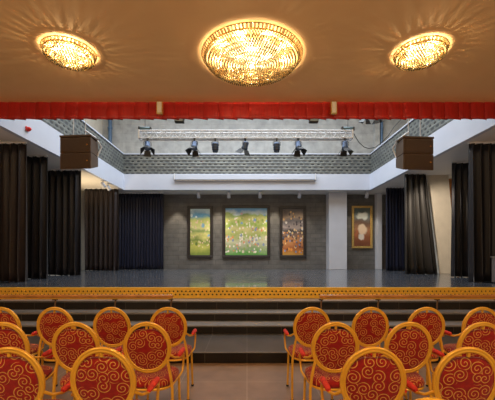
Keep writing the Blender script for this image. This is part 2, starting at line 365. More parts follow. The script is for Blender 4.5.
# columns
def column(name, mat, pts_b, pts_t, y0, y1, z0, z1, label, cat='column'):
    m = MB(); (a, b), (c, d) = pts_b, pts_t
    m.hexa([(a, y0, z0), (b, y0, z0), (b, y1, z0), (a, y1, z0), (c, y0, z1), (d, y0, z1), (d, y1, z1), (c, y1, z1)])
    return struct(m.build(name, mat, bevel=.01), label, cat)
X = lambda px, d: (px-CX)*d/F
column('trim_3', 'lilac_white', (X(329.3, 15.0), X(347, 15.0)), (X(329, 15.0), X(347, 15.0)), 15.0, YB, ZS, ZB0+.02, 'pale square column between the triptych and the single picture')
column('trim_4', 'lilac_white', (X(377.5, 15.3), X(382, 15.3)), (X(377, 15.3), X(382, 15.3)), 15.3, YB, ZS, ZB0+.02, 'thin pale jamb right of the gold framed picture', 'jamb')
column('trim_5', 'cream', (X(439.3, 11.8), X(457.6, 11.8)), (X(426.5, 11.8), X(448.5, 11.8)), 11.8, 12.3, ZS, ZB0+.02, 'slanting cream plaster column right of the stage')
column('trim_6', 'orange_wood', (X(457.9, 12.35), X(459.5, 12.35)), (X(449, 12.35), X(453, 12.35)), 12.35, 12.45, ZS, ZB0+.02, 'thin brown strip beside the slanting column', 'trim')
# loft pilasters / pipes
for (p0, p1, mt, lab) in ((107.5, 112.5, 'blue_pipe', 'dark blue downpipe in the left corner of the loft'), (380, 383.5, 'blue_pipe', 'dark blue downpipe in the right corner of the loft')):
    mm = MB(); xc = X((p0+p1)/2, 16.55); r = (p1-p0)/2*16.55/F
    mm.lathe([(r*.7, ZB1-.05), (r*.7, ZT-.05)], (xc, 16.55, 0), 14)
    for z in (ZP-.6, ZP+.6, ZP+1.9): mm.lathe([(r*.95, z), (r*.95, z+.06)], (xc, 16.55, 0), 14)
    tag(mm.build('downpipe', mt), lab, 'pipe')
struct(bx('trim_7', 'concrete', X(374, 16.6), X(379, 16.6), 16.5, YL, ZB1-.05, ZT), 'pale pilaster on the right of the loft wall', 'pilaster')
struct(bx('door_1', 'dark_panel', X(382, 15.5), X(386, 15.5)+.6, 15.5, 15.58, ZS, EYE+1.35), 'dark brown door standing at the back right of the stage', 'door')

# ------------------------------------------------------------------ stage front fascia with real holes
y0 = YST-.02; zt, zb = ZS+.004, .627
m = MB(); per = .0856; hw = .016
rows = [(zb, None), (ZS-.145+.02, 'lo'), (ZS-.066-.006, 'hi'), (zt, None)]
def strip(z0, z1, holes):
    x = -8.5
    if not holes is None:
        xs = [h for h in holes if -8.4 < h < 8.4]
        for h in xs:
            m.add([(x, y0, z0), (h-hw, y0, z0), (h-hw, y0, z1), (x, y0, z1)], [(0, 1, 2, 3)]); x = h+hw
            for q in (-hw, hw): m.add([(h+q, y0, z0), (h+q, y0+.02, z0), (h+q, y0+.02, z1), (h+q, y0, z1)], [(0, 1, 2, 3)])
            for zz in (z0, z1): m.add([(h-hw, y0, zz), (h+hw, y0, zz), (h+hw, y0+.02, zz), (h-hw, y0+.02, zz)], [(0, 1, 2, 3)])
    m.add([(x, y0, z0), (8.5, y0, z0), (8.5, y0, z1), (x, y0, z1)], [(0, 1, 2, 3)])
zh = ZS-.068; zl = ZS-.135; h = .017
hi = [X(206.5, YST)+per*k for k in range(-110, 110)]; lo = [X(206.5, YST)+per*(k+.5) for k in range(-110, 110)]
strip(zb, zl-h, None); strip(zl-h, zl+h, lo); strip(zl+h, zh-h, None); strip(zh-h, zh+h, hi); strip(zh+h, zt, None)
m.box(-8.5, 8.5, y0, YST+.06, zt-.001, zt+.006)
fas = m.build('stage_fascia', 'yellow'); struct(fas, 'yellow perforated metal strip along the stage front', 'fascia')
bx('backing_board', 'dark', -8.5, 8.5, YST+.005, YST+.045, zb, ZS-.035, fas)

# handrails with posts
def handrail(x0, x1, posts, label):
    yr = 6.34; zr = EYE-.783
    r = empty('step_handrail', ((x0+x1)/2, yr, .304)); tag(r, label, 'handrail', 'low handrails on the stage steps')
    xo = (x0+x1)/2; mm = MB(); mm.box(x0-xo, x1-xo, -.04, .04, zr-.062-.304, zr-.304); mm.build('rail', 'orange_wood', r, .015)
    b = MB(); b.box(x0-xo+.03, x1-xo-.03, -.02, .02, zr-.085-.304, zr-.062-.304); b.build('under_bar', 'gold', r)
    for p in posts:
        px = X(p, yr)-xo
        q = MB(); q.tube([(px, 0, 0), (px, 0, zr-.18-.304), (px+.012, 0, zr-.12-.304), (px, 0, zr-.08-.304)], .016, 8); po = q.build('post', 'brown_metal', r)
        q = MB(); q.box(px-.04, px+.04, -.03, .03, zr-.105-.304, zr-.084-.304); q.build('bracket', 'black', po)
        q = MB(); q.lathe([(.045, 0), (.045, .01), (.02, .02)], (px, 0, 0), 14); q.build('foot_plate', 'brown_metal', po)
handrail(-6.2, X(173, 6.34), (-2, 55, 115, 171), 'low orange wooden handrail in front of the stage, left half')
handrail(X(319.5, 6.34), 6.2, (321, 378, 437, 497), 'low orange wooden handrail in front of the stage, right half')

# ------------------------------------------------------------------ curtains
def curtain(name, xa, xb, y, z0, z1, mat, label, seed, cat='curtain', group='stage curtains', flare=0.0, fold=.21, amp=.11):
    rnd = random.Random(seed); n = max(3, round((xb-xa)/fold)); K = 10
    cols = n*K; nz = 14; vs = []; fs = []
    ph = [rnd.uniform(.7, 1.3) for _ in range(n+2)]; dr = [rnd.uniform(-.35, .35) for _ in range(n+2)]
    xo = (xa+xb)/2
    def pt(i, j, off):
        u = i/cols; v = j/nz; k = min(n-1, i//K)
        x = xa+(xb-xa)*u + flare*(1-v)*u; t = i/K
        a = amp*ph[k]*(.55+.45*(1-v))
        s = math.sin(2*PI*t+dr[k]*(1-v)*1.5)
        yy = -a*(2/PI*math.asin(max(-1, min(1, s*.97)))*.6+.4*s)
        x += .25*fold*math.sin(4*PI*t)*.35 + .02*dr[k]*(1-v)
        yy += .015*math.sin(3*v+ph[k]*9)*(1-v)
        return (x-xo, yy+off, z0+(z1-z0)*v-z0+(0.012*math.sin(t*7+seed) if j == 0 else 0))
    for off in (0, .012):
        for i in range(cols+1):
            for j in range(nz+1): vs.append(pt(i, j, off))
    W = nz+1; B = (cols+1)*W
    for i in range(cols):
        for j in range(nz):
            a = i*W+j; fs.append((a, a+W, a+W+1, a+1)); fs.append((B+a, B+a+1, B+a+W+1, B+a+W))
        fs.append((i*W, B+i*W, B+(i+1)*W, (i+1)*W)); fs.append((i*W+nz, (i+1)*W+nz, B+(i+1)*W+nz, B+i*W+nz))
    for i in (0, cols):
        for j in range(nz): fs.append((i*W+j, i*W+j+1, B+i*W+j+1, B+i*W+j))
    root = empty(name, (xo, y, z0)); tag(root, label, cat, group)
    mm = MB(); mm.add(vs, fs, True); mm.build('drape', mat, root)
    t = MB(); t.box(xa-xo, xb-xo, -.02, .03, z1-z0, z1-z0+.045); t.build('curtain_track', 'silver', root)
    g = MB()
    for k in range(n): 
        xx = xa-xo+(k+.5)*(xb-xa)/n; g.box(xx-.02, xx+.02, -.03, 0, z1-z0-.03, z1-z0+.01)
    g.build('glider', 'black', root)['kind'] = 'stuff'
    # short hangers to the gallery underside
    return root
hz = ZS+.006; tz = ZB0-.025
curtain('stage_curtain', -7.2, X(26.5, 8.32), 8.32, hz, tz, 'brown_velvet', 'dark brown curtain at the left edge, nearest the hall', 1)
curtain('stage_curtain', -7.2, X(47.5, 9.43), 9.43, hz, tz, 'black_velvet', 'black curtain second from the left edge, behind the brown one', 2)
curtain('stage_curtain', -7.2, X(81, 11.0), 11.0, hz, tz, 'black_velvet', 'wide charcoal black curtain below the left loudspeaker', 3)
curtain('stage_curtain', X(84.5, 14.1), X(118.5, 14.1), 14.1, hz, tz, 'brown_velvet', 'dark curtain at the back left, below two small white spots', 4)
curtain('stage_curtain', X(119, 15.2), X(163.5, 15.2), 15.2, hz, tz, 'navy_velvet', 'navy curtain on the back wall left of the triptych', 5, fold=.13, amp=.05)
curtain('stage_curtain', X(469, 8.32), 7.3, 8.32, hz, tz, 'black_velvet', 'black curtain at the right edge, nearest the hall', 6)
curtain('stage_curtain', X(452, 10.1), 7.9, 10.1, hz, tz, 'black_velvet', 'black curtain between the slanting column and the right edge', 7)
curtain('stage_curtain', X(404.5, 11.5), X(426, 11.5), 11.5, hz, tz, 'grey_velvet', 'brownish lit curtain left of the slanting column', 8, flare=.40)
curtain('stage_curtain', X(386, 13.9), X(405, 13.9), 13.9, hz, tz, 'navy_velvet', 'navy curtain right of the gold framed picture', 9, fold=.13)

# ------------------------------------------------------------------ red valance
m = MB(); zt_, zb_ = ZC, EYE+(HY-120.3)*YV/F
x = -8.4; rnd = random.Random(3); k = 0; root = empty('red_valance', (0, YV, zb_)); tag(root, 'long red pleated valance hanging from the hall ceiling', 'valance')
while x < 8.4:
    w = rnd.uniform(.22, .34); seg = 8
    vs = []; fs = []; lift = rnd.uniform(-.004, .006); J = 5
    for off in (0, .012):
        for i in range(seg+1):
            u = i/seg
            for j in range(J+1):
                v = j/J
                y = -.045*math.sin(PI*u)**.6*(1-.5*v)-.055*(1-u)*(1-.3*v)+off
                z = lift*(1-v)*math.sin(PI*u)+(zt_-zb_)*v 
                vs.append((x+w*u*1.3, y+.02*max(0, u-.75)*4, z+.012*(1-v)*max(0, u-.75)*4))
    W = J+1; B = (seg+1)*W
    for i in range(seg):
        for j in range(J):
            a = i*W+j; fs.append((a, a+W, a+W+1, a+1)); fs.append((B+a, B+a+1, B+a+W+1, B+a+W))
        fs.append((i*W, B+i*W, B+(i+1)*W, (i+1)*W))
    m.add(vs, fs, True); x += w
m.build('drape', 'red_valance', root)
t = MB(); t.box(-8.4, 8.4, .02, .09, zt_-zb_-.05, zt_-zb_); t.build('valance_rail', 'white', root)
def ceiling_box(px, label):
    c = at(px, 103, YV-.12); r = empty('valance_lamp', (c.x, YV-.16, ZC)); tag(r, label, 'lamp box', 'cream boxes on the valance')
    q = MB(); q.box(-.065, .065, -.05, .05, -.31, -.05); q.build('housing', 'brass', r, .01)
    q = MB(); q.box(-.045, .045, -.054, -.05, -.29, -.07); q.build('front_plate', 'cream', r)
ceiling_box(160.5, 'small cream box mounted on the red valance, left one')
ceiling_box(333, 'small cream box mounted on the red valance, right one')

# ------------------------------------------------------------------ chairs
def oval_pts(a, b, c, tilt, n=40, y=0):
    out = []
    for i in range(n):
        t = 2*PI*i/n; p = Vector((a*math.sin(t), y, b*math.cos(t)))
        p = Matrix.Rotation(tilt, 3, 'X') @ p
        out.append(p+Vector(c))
    return out
TILT = math.radians(9)   # top leans towards the rear (-Y)
def make_chair():
    r = empty('banquet_chair', (0, 0, 0))
    C0 = Vector((0, -.14, .773)); A, B = .182, .207
    prof = [(-.011, -.0165), (-.011, -.0035), (-.007, 0), (-.011, .0035), (-.011, .0165), (.006, .0165), (.011, .0105), (.011, .0045), (.007, 0), (.011, -.0045), (.011, -.0105), (.006, -.0165)]
    m = MB(); nrm = Matrix.Rotation(TILT, 3, 'X') @ Vector((0, 1, 0))
    m.tube(oval_pts(A, B, C0, TILT, 48), .02, closed=True, prof=prof, up=nrm); m.build('back_frame', 'gold', r)
    # upholstered oval, domed both sides; top edge dips below the frame
    m = MB(); R = 10; n = 48; vs = []; fs = []
    Rm = Matrix.Rotation(TILT, 3, 'X')
    for side in (-1, 1):
        for k in range(R+1):
            q = k/R
            for i in range(n):
                t = 2*PI*i/n; top = 1-.16*max(0, math.cos(t))**5
                px = (A-.016)*q*math.sin(t); pz = (B-.016)*q*math.cos(t)*top
                py = side*(.008+.020*math.sqrt(max(0, 1-q**3.0)))
                vs.append(Rm @ Vector((px, py, pz))+C0)
    for s_ in (0, 1):
        o = s_*(R+1)*n
        for k in range(R):
            for i in range(n):
                f = (o+k*n+i, o+k*n+(i+1) % n, o+(k+1)*n+(i+1) % n, o+(k+1)*n+i); fs.append(f if s_ else f[::-1])
    o1 = R*n; o2 = (R+1)*n+R*n
    for i in range(n): fs.append((o1+i, o1+(i+1) % n, o2+(i+1) % n, o2+i))
    m.add(vs, fs, True); m.build('backrest', 'scroll_back', r)
    m = MB(); p0 = Rm @ Vector((0, 0, B-.005))+C0; p1 = Rm @ Vector((0, 0, B-.045))+C0
    m.tube([p0, p1], .011, 8); m.build('back_pin', 'gold', r)
    # seat
    m = MB(); n = 40; prf = [(.0, .505), (.55, .503), (.85, .494), (.97, .478), (1.0, .455), (.98, .435), (.9, .43), (0, .43)]
    vs = []; fs = []
    def se(t, k):
        cx_, sy_ = math.cos(t), math.sin(t); e = .62
        x = abs(cx_)**e*(1 if cx_ > 0 else -1); y = abs(sy_)**e*(1 if sy_ > 0 else -1)
        w = .205+.018*y
        return x*w*k, .07+y*.215*k
    for (k, z) in prf:
        for i in range(n):
            xx, yy = se(2*PI*i/n, max(k, .001)); vs.append((xx, yy, z))
    for j in range(len(prf)-1):
        for i in range(n): fs.append((j*n+i, (j+1)*n+i, (j+1)*n+(i+1) % n, j*n+(i+1) % n))
    m.add(vs, fs, True); m.build('seat', 'scroll_seat', r)
    m = MB(); m.tube([(se(2*PI*i/32, .93)[0], se(2*PI*i/32, .93)[1], .418) for i in range(32)], .013, 8, closed=True); m.build('seat_frame', 'gold', r)
    for s in (-1, 1):
        # rear leg rising to the oval
        m = MB(); q = Rm @ Vector((s*A*.86, 0, -B*.50))+C0
        m.tube([q, (s*.172, -.125, .61), (s*.188, -.118, .52), (s*.200, -.115, .42), (s*.206, -.13, .22), (s*.212, -.165, .012)], .0125, 10); lg = m.build('leg', 'gold', r)
        m = MB(); m.lathe([(.016, 0), (.016, .02)], (s*.212, -.165, 0), 10); m.build('foot_cap', 'rubber', lg)
        m = MB(); m.tube([(s*.195, .22, .42), (s*.20, .225, .2), (s*.205, .235, .012)], .012, 10); lg = m.build('leg', 'gold', r)
        m = MB(); m.lathe([(.015, 0), (.015, .02)], (s*.205, .235, 0), 10); m.build('foot_cap', 'rubber', lg)
        # arm: from oval side forward, turns down and back into the seat side
        q = Rm @ Vector((s*A*.99, 0, -B*.32))+C0
        m = MB(); m.tube([q, (s*.215, -.09, .672), (s*.238, -.02, .655), (s*.242, .08, .648), (s*.242, .15, .645), (s*.243, .185, .63), (s*.244, .197, .59), (s*.241, .19, .53), (s*.238, .165, .47), (s*.215, .13, .435), (s*.19, .12, .418)], .0105, 8)
        am = m.build('armrest', 'gold', r)
        m = MB(); m.tube([(s*.242, -.03, .670), (s*.243, -.01, .674), (s*.243, .08, .672), (s*.243, .17, .667), (s*.243, .197, .655)], [.012, .019, .021, .021, .013], 12); m.build('arm_pad', 'red_pad', am)
    return r
ROWS = {'f': 3.50, 'm': 2.74, 'n': 2.01, 'z': 1.31}
chairs = [
 ('f', 2.5, 'red scroll patterned armchair in the front row, cut by the left edge'),
 ('f', 55.8, 'red scroll patterned armchair in the front row, third from the aisle on the left'),
 ('f', 112, 'red scroll patterned armchair in the front row, second from the aisle on the left'),
 ('f', 168, 'red scroll patterned armchair in the front row, left of the aisle'),
 ('f', 311.5, 'red scroll patterned armchair in the front row, right of the aisle'),
 ('f', 369.7, 'red scroll patterned armchair in the front row, second from the aisle on the right'),
 ('f', 426, 'red scroll patterned armchair in the front row, third from the aisle on the right'),
 ('f', 480.5, 'red scroll patterned armchair in the front row, at the right edge'),
 ('m', 5, 'gold framed red armchair in the middle row, cut by the left edge'),
 ('m', 76.2, 'gold framed red armchair in the middle row, second from the aisle on the left'),
 ('m', 147, 'gold framed red armchair in the middle row, left of the aisle'),
 ('m', 335.5, 'gold framed red armchair in the middle row, right of the aisle'),
 ('m', 408, 'gold framed red armchair in the middle row, second from the aisle on the right'),
 ('m', 481, 'gold framed red armchair in the middle row, at the right edge'),
 ('n', 12.3, 'large red oval backed armchair at the lower left corner'),
 ('n', 103.5, 'large red oval backed armchair at the bottom, left of the aisle'),
 ('n', 373.5, 'large red oval backed armchair at the bottom, right of the aisle'),
 ('n', 466, 'large red oval backed armchair at the lower right corner'),
 ('z', 427, 'armchair nearest the camera, only the gold top of its back in view')]
proto = make_chair()
rc = random.Random(5)
for i, (row, px, lab) in enumerate(chairs):
    c = proto if i == 0 else copy_tree(proto)
    d = ROWS[row]; c.location = (X(px, d), d+.14, 0); c.rotation_euler = (0, 0, math.radians(rc.uniform(-2, 2)))
    # turn about the oval centre keeps the back where it is seen
    tag(c, lab, 'chair', 'red and gold armchairs in rows before the stage')

# ------------------------------------------------------------------ pictures on the wall
def picture(x0, x1, y0, y1, d, fw, fmat, cmat, label, group=None):
    a = at(x0, y1, d); b = at(x1, y0, d); w = b.x-a.x; h = b.z-a.z
    r = empty('framed_picture', ((a.x+b.x)/2, YB, a.z)); tag(r, label, 'picture', group)
    m = MB()
    for (p0, p1, q0, q1) in ((-w/2, w/2, 0, fw), (-w/2, w/2, h-fw, h), (-w/2, -w/2+fw, fw, h-fw), (w/2-fw, w/2, fw, h-fw)):
        m.box(p0, p1, -.09, 0, q0, q1)
    m.build('picture_frame', fmat, r, .015)
    m = MB(); m.box(-w/2+fw, w/2-fw, -.045, -.01, fw, h-fw); m.build('canvas', cmat, r)
    m = MB(); g = .02
    for (p0, p1, q0, q1) in ((-w/2+fw, w/2-fw, fw, fw+g), (-w/2+fw, w/2-fw, h-fw-g, h-fw), (-w/2+fw, -w/2+fw+g, fw+g, h-fw-g), (w/2-fw-g, w/2-fw, fw+g, h-fw-g)):
        m.box(p0, p1, -.06, -.045, q0, q1)
    m.build('inner_slip', 'dark_frame' if fmat == 'dark_frame' else 'brass', r)
dd = YB
picture(187.5, 213, 206, 258, dd, .12, 'dark_frame', 'canvas_a', 'tall narrow green landscape picture in a dark frame, left of the three', )
picture(222.5, 270, 205.5, 258, dd, .12, 'dark_frame', 'canvas_b', 'large square colourful meadow picture in a dark frame, middle of the three')
picture(279.5, 306, 206, 258, dd, .12, 'dark_frame', 'canvas_c', 'tall narrow dark reddish picture in a dark frame, right of the three')
picture(351.5, 372, 206, 248.3, dd, .09, 'gold_frame', 'canvas_d', 'dark brown picture with pale patch in a gold frame')

# ------------------------------------------------------------------ projection screen housing
a = at(175, 180, 14.3); b = at(315, 174.2, 14.3)
r = empty('projection_screen', ((a.x+b.x)/2, 14.4, a.z)); tag(r, 'long white roller screen housing on the gallery band', 'screen housing')
w = b.x-a.x; m = MB(); m.box(-w/2, w/2, -.16, 0, 0, b.z-a.z); m.build('housing', 'white', r, .02)
for s in (-1, 1):
    m = MB(); m.box(min(s*w/2, s*(w/2+.04)), max(s*w/2, s*(w/2+.04)), -.17, 0, -.01, b.z-a.z+.01); m.build('end_cap', 'silver', r, .01)
m = MB(); m.box(-w/2+.05, w/2-.05, -.11, -.06, -.03, 0); m.build('weight_bar', 'silver', r)

# ------------------------------------------------------------------ loudspeakers
def loudspeaker(x0, x1, ytop, ybot, d, yaw, label):
    a = at(x0, ybot, d); b = at(x1, ytop, d); w = b.x-a.x; h = b.z-a.z; P_ = 0.0
    r = empty('hanging_loudspeaker', ((a.x+b.x)/2, d, a.z)); tag(r, label, 'loudspeaker', 'loudspeakers hung beside the stage')
    RT = Matrix.Rotation(yaw, 4, 'Z') @ Matrix.Rotation(P_, 4, 'X')
    def put(m): m.v = [tuple(RT @ Vector(v)) for v in m.v]; return m
    def cab(z0, z1):
        m = MB(); t = .05
        zk = z0+(.15 if z0 == 0 else 0); m.hexa([(-w/2, 0, z0), (w/2, 0, z0), (w/2-t, .42, zk), (-w/2+t, .42, zk), (-w/2, 0, z1), (w/2, 0, z1), (w/2-t, .42, z1), (-w/2+t, .42, z1)])
        c = put(m).build('cabinet', 'speaker', r, .012)
        m = MB(); m.box(-w/2+.035, w/2-.035, -.012, .005, z0+.03, z1-.03); put(m).build('grille', 'grille', c, .004)
        m = MB(); m.box(w/2-.1, w/2-.065, -.018, -.012, (z0+z1)/2-.012, (z0+z1)/2+.012); put(m).build('badge', 'brass', c)
    h2 = h/math.cos(P_)*.99
    cab(0, h2*.475); cab(h2*.485, h2*.93)
    m = MB(); m.box(-w/2-.01, w/2+.01, -.01, .36, h2*.94, h2); put(m).build('flying_frame', 'speaker', r, .01)
    for s in (-1, 1):
        p = RT @ Vector((s*w*.2, .17, h2)); m = MB(); m.tube([p, (p.x, p.y, ZT-a.z)], .008, 6); m.build('hanging_cable', 'silver', r)
    sx = 1 if yaw < 0 else -1
    m = MB(); m.tube([(sx*w*.45, .36, h*.45), (sx*w*.58, .4, h*.8), (sx*w*.50, .2, h*1.0), (sx*w*.3, .0, h*1.12)], .018, 8); m.build('signal_cable', 'silver', r)
loudspeaker(59, 91.5, 134.5, 169, 7.75, math.radians(-5), 'large dark brown loudspeaker hanging on the left of the stage')
loudspeaker(402.5, 434.5, 136, 170, 7.75, math.radians(5), 'large dark brown loudspeaker hanging on the right of the stage')

# ------------------------------------------------------------------ truss
DT = 10.0; ta = at(139, 138.2, DT); tb = at(352.5, 130, DT); S = tb.z-ta.z-.03; Lx = tb.x-ta.x
tr = empty('lighting_truss', ((ta.x+tb.x)/2, DT, ta.z)); tag(tr, 'silver lattice truss hung across the stage with black lamps', 'truss')
for yy in (0, S):
    for zz in (.015, S+.015):
        m = MB(); m.tube([(-Lx/2, yy, zz), (Lx/2, yy, zz)], .019, 10); m.build('chord', 'silver', tr)
nb = 22
for (fa, fb, nm) in (((0, .015), (0, S+.015), 'f'), ((S, .015), (S, S+.015), 'b'), ((0, .015), (S, .015), 'l'), ((0, S+.015), (S, S+.015), 't')):
    m = MB()
    for k in range(nb):
        xa_, xb_ = -Lx/2+Lx*k/nb, -Lx/2+Lx*(k+.5)/nb; xc_ = -Lx/2+Lx*(k+1)/nb
        m.tube([(xa_, *fa), (xb_, *fb)], .008, 6); m.tube([(xb_, *fb), (xc_, *fa)], .008, 6)
    m.build('bracing', 'silver', tr)
m = MB(); m.tube([(-Lx/2+.1, 0, -.035), (Lx/2-.1, 0, -.035)], .012, 8); m.build('lamp_bar', 'black', tr)
for s in (-1, 1):
    m = MB(); m.box(s*Lx/2-.02, s*Lx/2+.02, -.03, S+.03, -.01, S+.04); m.build('end_plate', 'silver', tr, .004)
ZBAR = ta.z-.035

def lamp(px, kind, tilt, rz, label, d=DT, zbar=ZBAR, size=1.0):
    r = empty('stage_lamp', (X(px, d), d, zbar), rz); tag(r, label, 'stage lamp', 'black spotlights hanging over the stage'); s = size
    m = MB(); m.box(-.02*s, .02*s, -.025*s, .025*s, -.05*s, .02*s); m.box(-.035*s, .035*s, -.01*s, .01*s, -.01*s, .03*s); m.build('clamp', 'black', r, .003)
    m = MB(); m.tube([(-.11*s, 0, -.19*s), (-.11*s, 0, -.09*s), (-.07*s, 0, -.055*s), (.07*s, 0, -.055*s), (.11*s, 0, -.09*s), (.11*s, 0, -.19*s)], .008*s, 8); m.build('yoke', 'black', r)
    R = Matrix.Rotation(tilt, 3, 'X'); c = Vector((0, 0, -.19*s))
    m = MB()
    if kind == 'fresnel':
        m.lathe([(.03*s, .13*s), (.075*s, .12*s), (.085*s, .08*s), (.085*s, -.02*s), (.10*s, -.06*s), (.10*s, -.12*s), (.088*s, -.12*s), (.085*s, -.10*s), (0, -.10*s)], c, 20, rot=R)
        bd = m.build('lamp_body', 'blue_black', r)
        m = MB(); m.lathe([(.07*s, -.105*s), (.06*s, -.112*s), (0, -.116*s)], c, 16, rot=R); m.build('lens', 'lens', bd)
        for k in range(4):
            a = k*PI/2; Rk = Matrix.Rotation(a, 3, 'Z'); w0, w1, ln, fl = .085*s, .11*s if k % 2 else .14*s, .17*s, math.radians(38)
            p = [Vector((.095*s, -w0, -.12*s)), Vector((.095*s, w0, -.12*s)), Vector((.095*s+ln*math.sin(fl), w1, -.12*s-ln*math.cos(fl))), Vector((.095*s+ln*math.sin(fl), -w1, -.12*s-ln*math.cos(fl)))]
            t = Vector((.006*s, 0, .004*s)); m = MB()
            q = [R @ (Rk @ v)+c for v in p]+[R @ (Rk @ (v+t))+c for v in p]; m.hexa(q); m.build('barn_door', 'black', r)
    else:
        m.lathe([(.04*s, .10*s), (.085*s, .09*s), (.10*s, .03*s), (.10*s, -.10*s), (.075*s, -.19*s), (.06*s, -.20*s), (0, -.19*s)], c, 20, rot=R)
        bd = m.build('lamp_body', 'blue_black', r)
        for zz in (.02, -.05, -.11):
            m = MB(); rr = .104*s if zz > -.1 else .1*s; m.lathe([(rr, zz*s), (rr, (zz-.02)*s)], c, 20, rot=R); m.build('cooling_ring', 'black', bd)
    return r
lamp(147.5, 'fresnel', math.radians(-25), math.radians(18), 'black barn door spotlight at the left end of the truss')
lamp(194.3, 'fresnel', math.radians(-20), math.radians(-15), 'black barn door spotlight second from the left on the truss')
lamp(215.2, 'par', math.radians(8), 0, 'barrel shaped lamp without flaps, left of the truss middle')
lamp(245.3, 'fresnel', math.radians(25), math.radians(45), 'black barn door spotlight at the middle of the truss')
lamp(276.7, 'par', math.radians(8), 0, 'barrel shaped lamp without flaps, right of the truss middle')
lamp(298.3, 'fresnel', math.radians(-18), math.radians(12), 'black barn door spotlight second from the right on the truss')
lamp(345, 'fresnel', math.radians(-8), math.radians(2), 'black barn door spotlight at the right end of the truss')
# hoists
def hoist(px, label):
    c = at(px, 129.4, DT); r = empty('chain_hoist', (c.x, DT+S/2, ta.z+S+.036)); tag(r, label, 'hoist', 'chain hoists of the truss')
    h = .125
    m = MB(); m.lathe([(.045, -.17), (.06, -.15), (.06, .13), (.045, .16)], (0, 0, h/2+.005), 16, rot=Matrix.Rotation(PI/2, 3, 'Y')); m.build('motor', 'steel', r)
    m = MB(); m.box(-.20, -.15, -.065, .065, 0, h); m.build('gear_case', 'black', r, .01)
    m = MB(); m.box(.15, .19, -.06, .06, 0, h-.01); m.build('brake_cover', 'black', r, .01)
    m = MB(); m.tube([(0, 0, h), (0, 0, ZT-(ta.z+S+.036))], .007, 6); m.build('chain', 'black', r)
hoist(144, 'dark chain hoist on the left end of the truss'); hoist(349, 'dark chain hoist on the right end of the truss')
m = MB(); pts = [(352.5, 131), (355, 136), (359, 142.5), (364, 147), (369, 148.6), (375, 147.5), (381, 143), (388, 136), (394, 127)]
P = [at(p[0], p[1], DT+.1+i*.12) for i, p in enumerate(pts)]; P += [Vector((XG+.3, P[-1].y+.1, P[-1].z+.8)), Vector((XG+.5, P[-1].y+.2, ZT))]
m.tube(P, .012, 8); tag(m.build('power_cable', 'black'), 'thin black cable looping from the right end of the truss', 'cable')

# lamps peeping out under the valance
def flood(px, label, d=8.0):
    z = EYE+(HY-122.8)*d/F
    r = empty('flood_lamp', (X(px, d), d, z)); tag(r, label, 'flood lamp', 'lamps half hidden behind the valance')
    m = MB(); m.box(-.11, .11, -.06, .06, 0, .16); m.build('housing', 'black', r, .01)
    m = MB(); m.box(-.09, .09, -.065, -.06, .02, .14); m.build('glass', 'lens', r)
    m = MB(); m.tube([(-.12, 0, .08), (-.12, 0, .22), (.12, 0, .22), (.12, 0, .08)], .008, 6); m.build('bracket', 'black', r)
    m = MB(); m.tube([(0, 0, .22), (0, 0, ZT-z)], .01, 6); m.build('hanger', 'black', r)
flood(179.5, 'small dark lamp peeping out below the valance on the left')
flood(313.5, 'small dark lamp peeping out below the valance near the middle')
dv = 8.6; zv = EYE+(HY-112)*dv/F
for px, rz, lb in ((366.5, .5, 'dark flapped lamp just below the valance on the right, left one'), (377.5, -.6, 'dark flapped lamp just below the valance on the right, right one')):
    l = lamp(px, 'fresnel', math.radians(20), rz, lb, dv, zv+.02, .68); l['group'] = 'lamps half hidden behind the valance'
    m = MB(); m.tube([(0, 0, .02), (0, 0, ZT-zv-.02)], .01, 6); m.build('hanger', 'black', l)

# small white spots under the gallery
def spot(px, py, d, label, yaw=0, s=1.0):
    p = at(px, py, d); r = empty('ceiling_spot', (p.x, d, ZB0+.02), yaw); tag(r, label, 'spotlight', 'small white spots under the gallery')
    m = MB(); m.box(-.05*s, .05*s, -.05*s, .05*s, -.025, 0); m.build('base', 'white', r)
    m = MB(); m.tube([(0, 0, -.02), (0, 0, -.09*s)], .012*s, 8); m.build('stem', 'white', r)
    m = MB(); R = Matrix.Rotation(math.radians(35), 3, 'X'); m.lathe([(.05*s, .08*s), (.055*s, .07*s), (.06*s, -.10*s), (.05*s, -.10*s), (0, -.08*s)], (0, 0, -.14*s), 16, rot=R); hd = m.build('head', 'white', r)
for px, lb in ((198.5, 'small white spot above the left picture'), (228.8, 'small white spot above the left part of the large picture'), (260, 'small white spot above the right part of the large picture'), (299.5, 'small white spot above the right dark picture'), (367, 'small white spot above the gold framed picture')):
    spot(px, 190, 14.75, lb, 0, 1.3)
spot(103, 183, 12.6, 'small white spot above the back left curtain, left one', -.6, 1.2); spot(108, 186, 13.1, 'small white spot above the back left curtain, right one', -.6, 1.2)

# red beacon on the left band
r = empty('red_beacon', (-XG, 8.05, EYE+3.05)); tag(r, 'small red alarm sounder on the white band at the left', 'alarm')
m = MB(); m.box(0, .03, -.06, .06, -.05, .05); m.build('base', 'red_plastic', r, .008)
m = MB(); m.lathe([(.05, .03), (.05, .07), (.03, .10), (0, .105)], (0, 0, 0), 20, rot=Matrix.Rotation(PI/2, 3, 'Y')); m.build('horn', 'red_plastic', r)

# grey cabinet at right edge
d = 7.75; x0 = X(491.5, d+.26); zt2 = EYE-(256.5-HY)*d/F
r = empty('grey_lectern', (x0+.3, d, ZS)); tag(r, 'grey lectern standing on the stage at the right edge', 'lectern')
m = MB(); m.box(-.3, .3, 0, .26, 0.03, zt2-ZS-.03); m.build('body', 'grey_panel', r, .01)
m = MB(); m.box(-.32, .32, -.02, .28, zt2-ZS-.03, zt2-ZS); m.build('top', 'step_edge_lit_tread', r, .008)
m = MB(); m.box(-.27, .27, -.006, .004, .08, zt2-ZS-.08); m.build('front_panel', 'step_edge_lit_tread', r, .004)
m = MB(); m.box(-.28, .28, .02, .24, 0, .03); m.build('plinth', 'black', r)

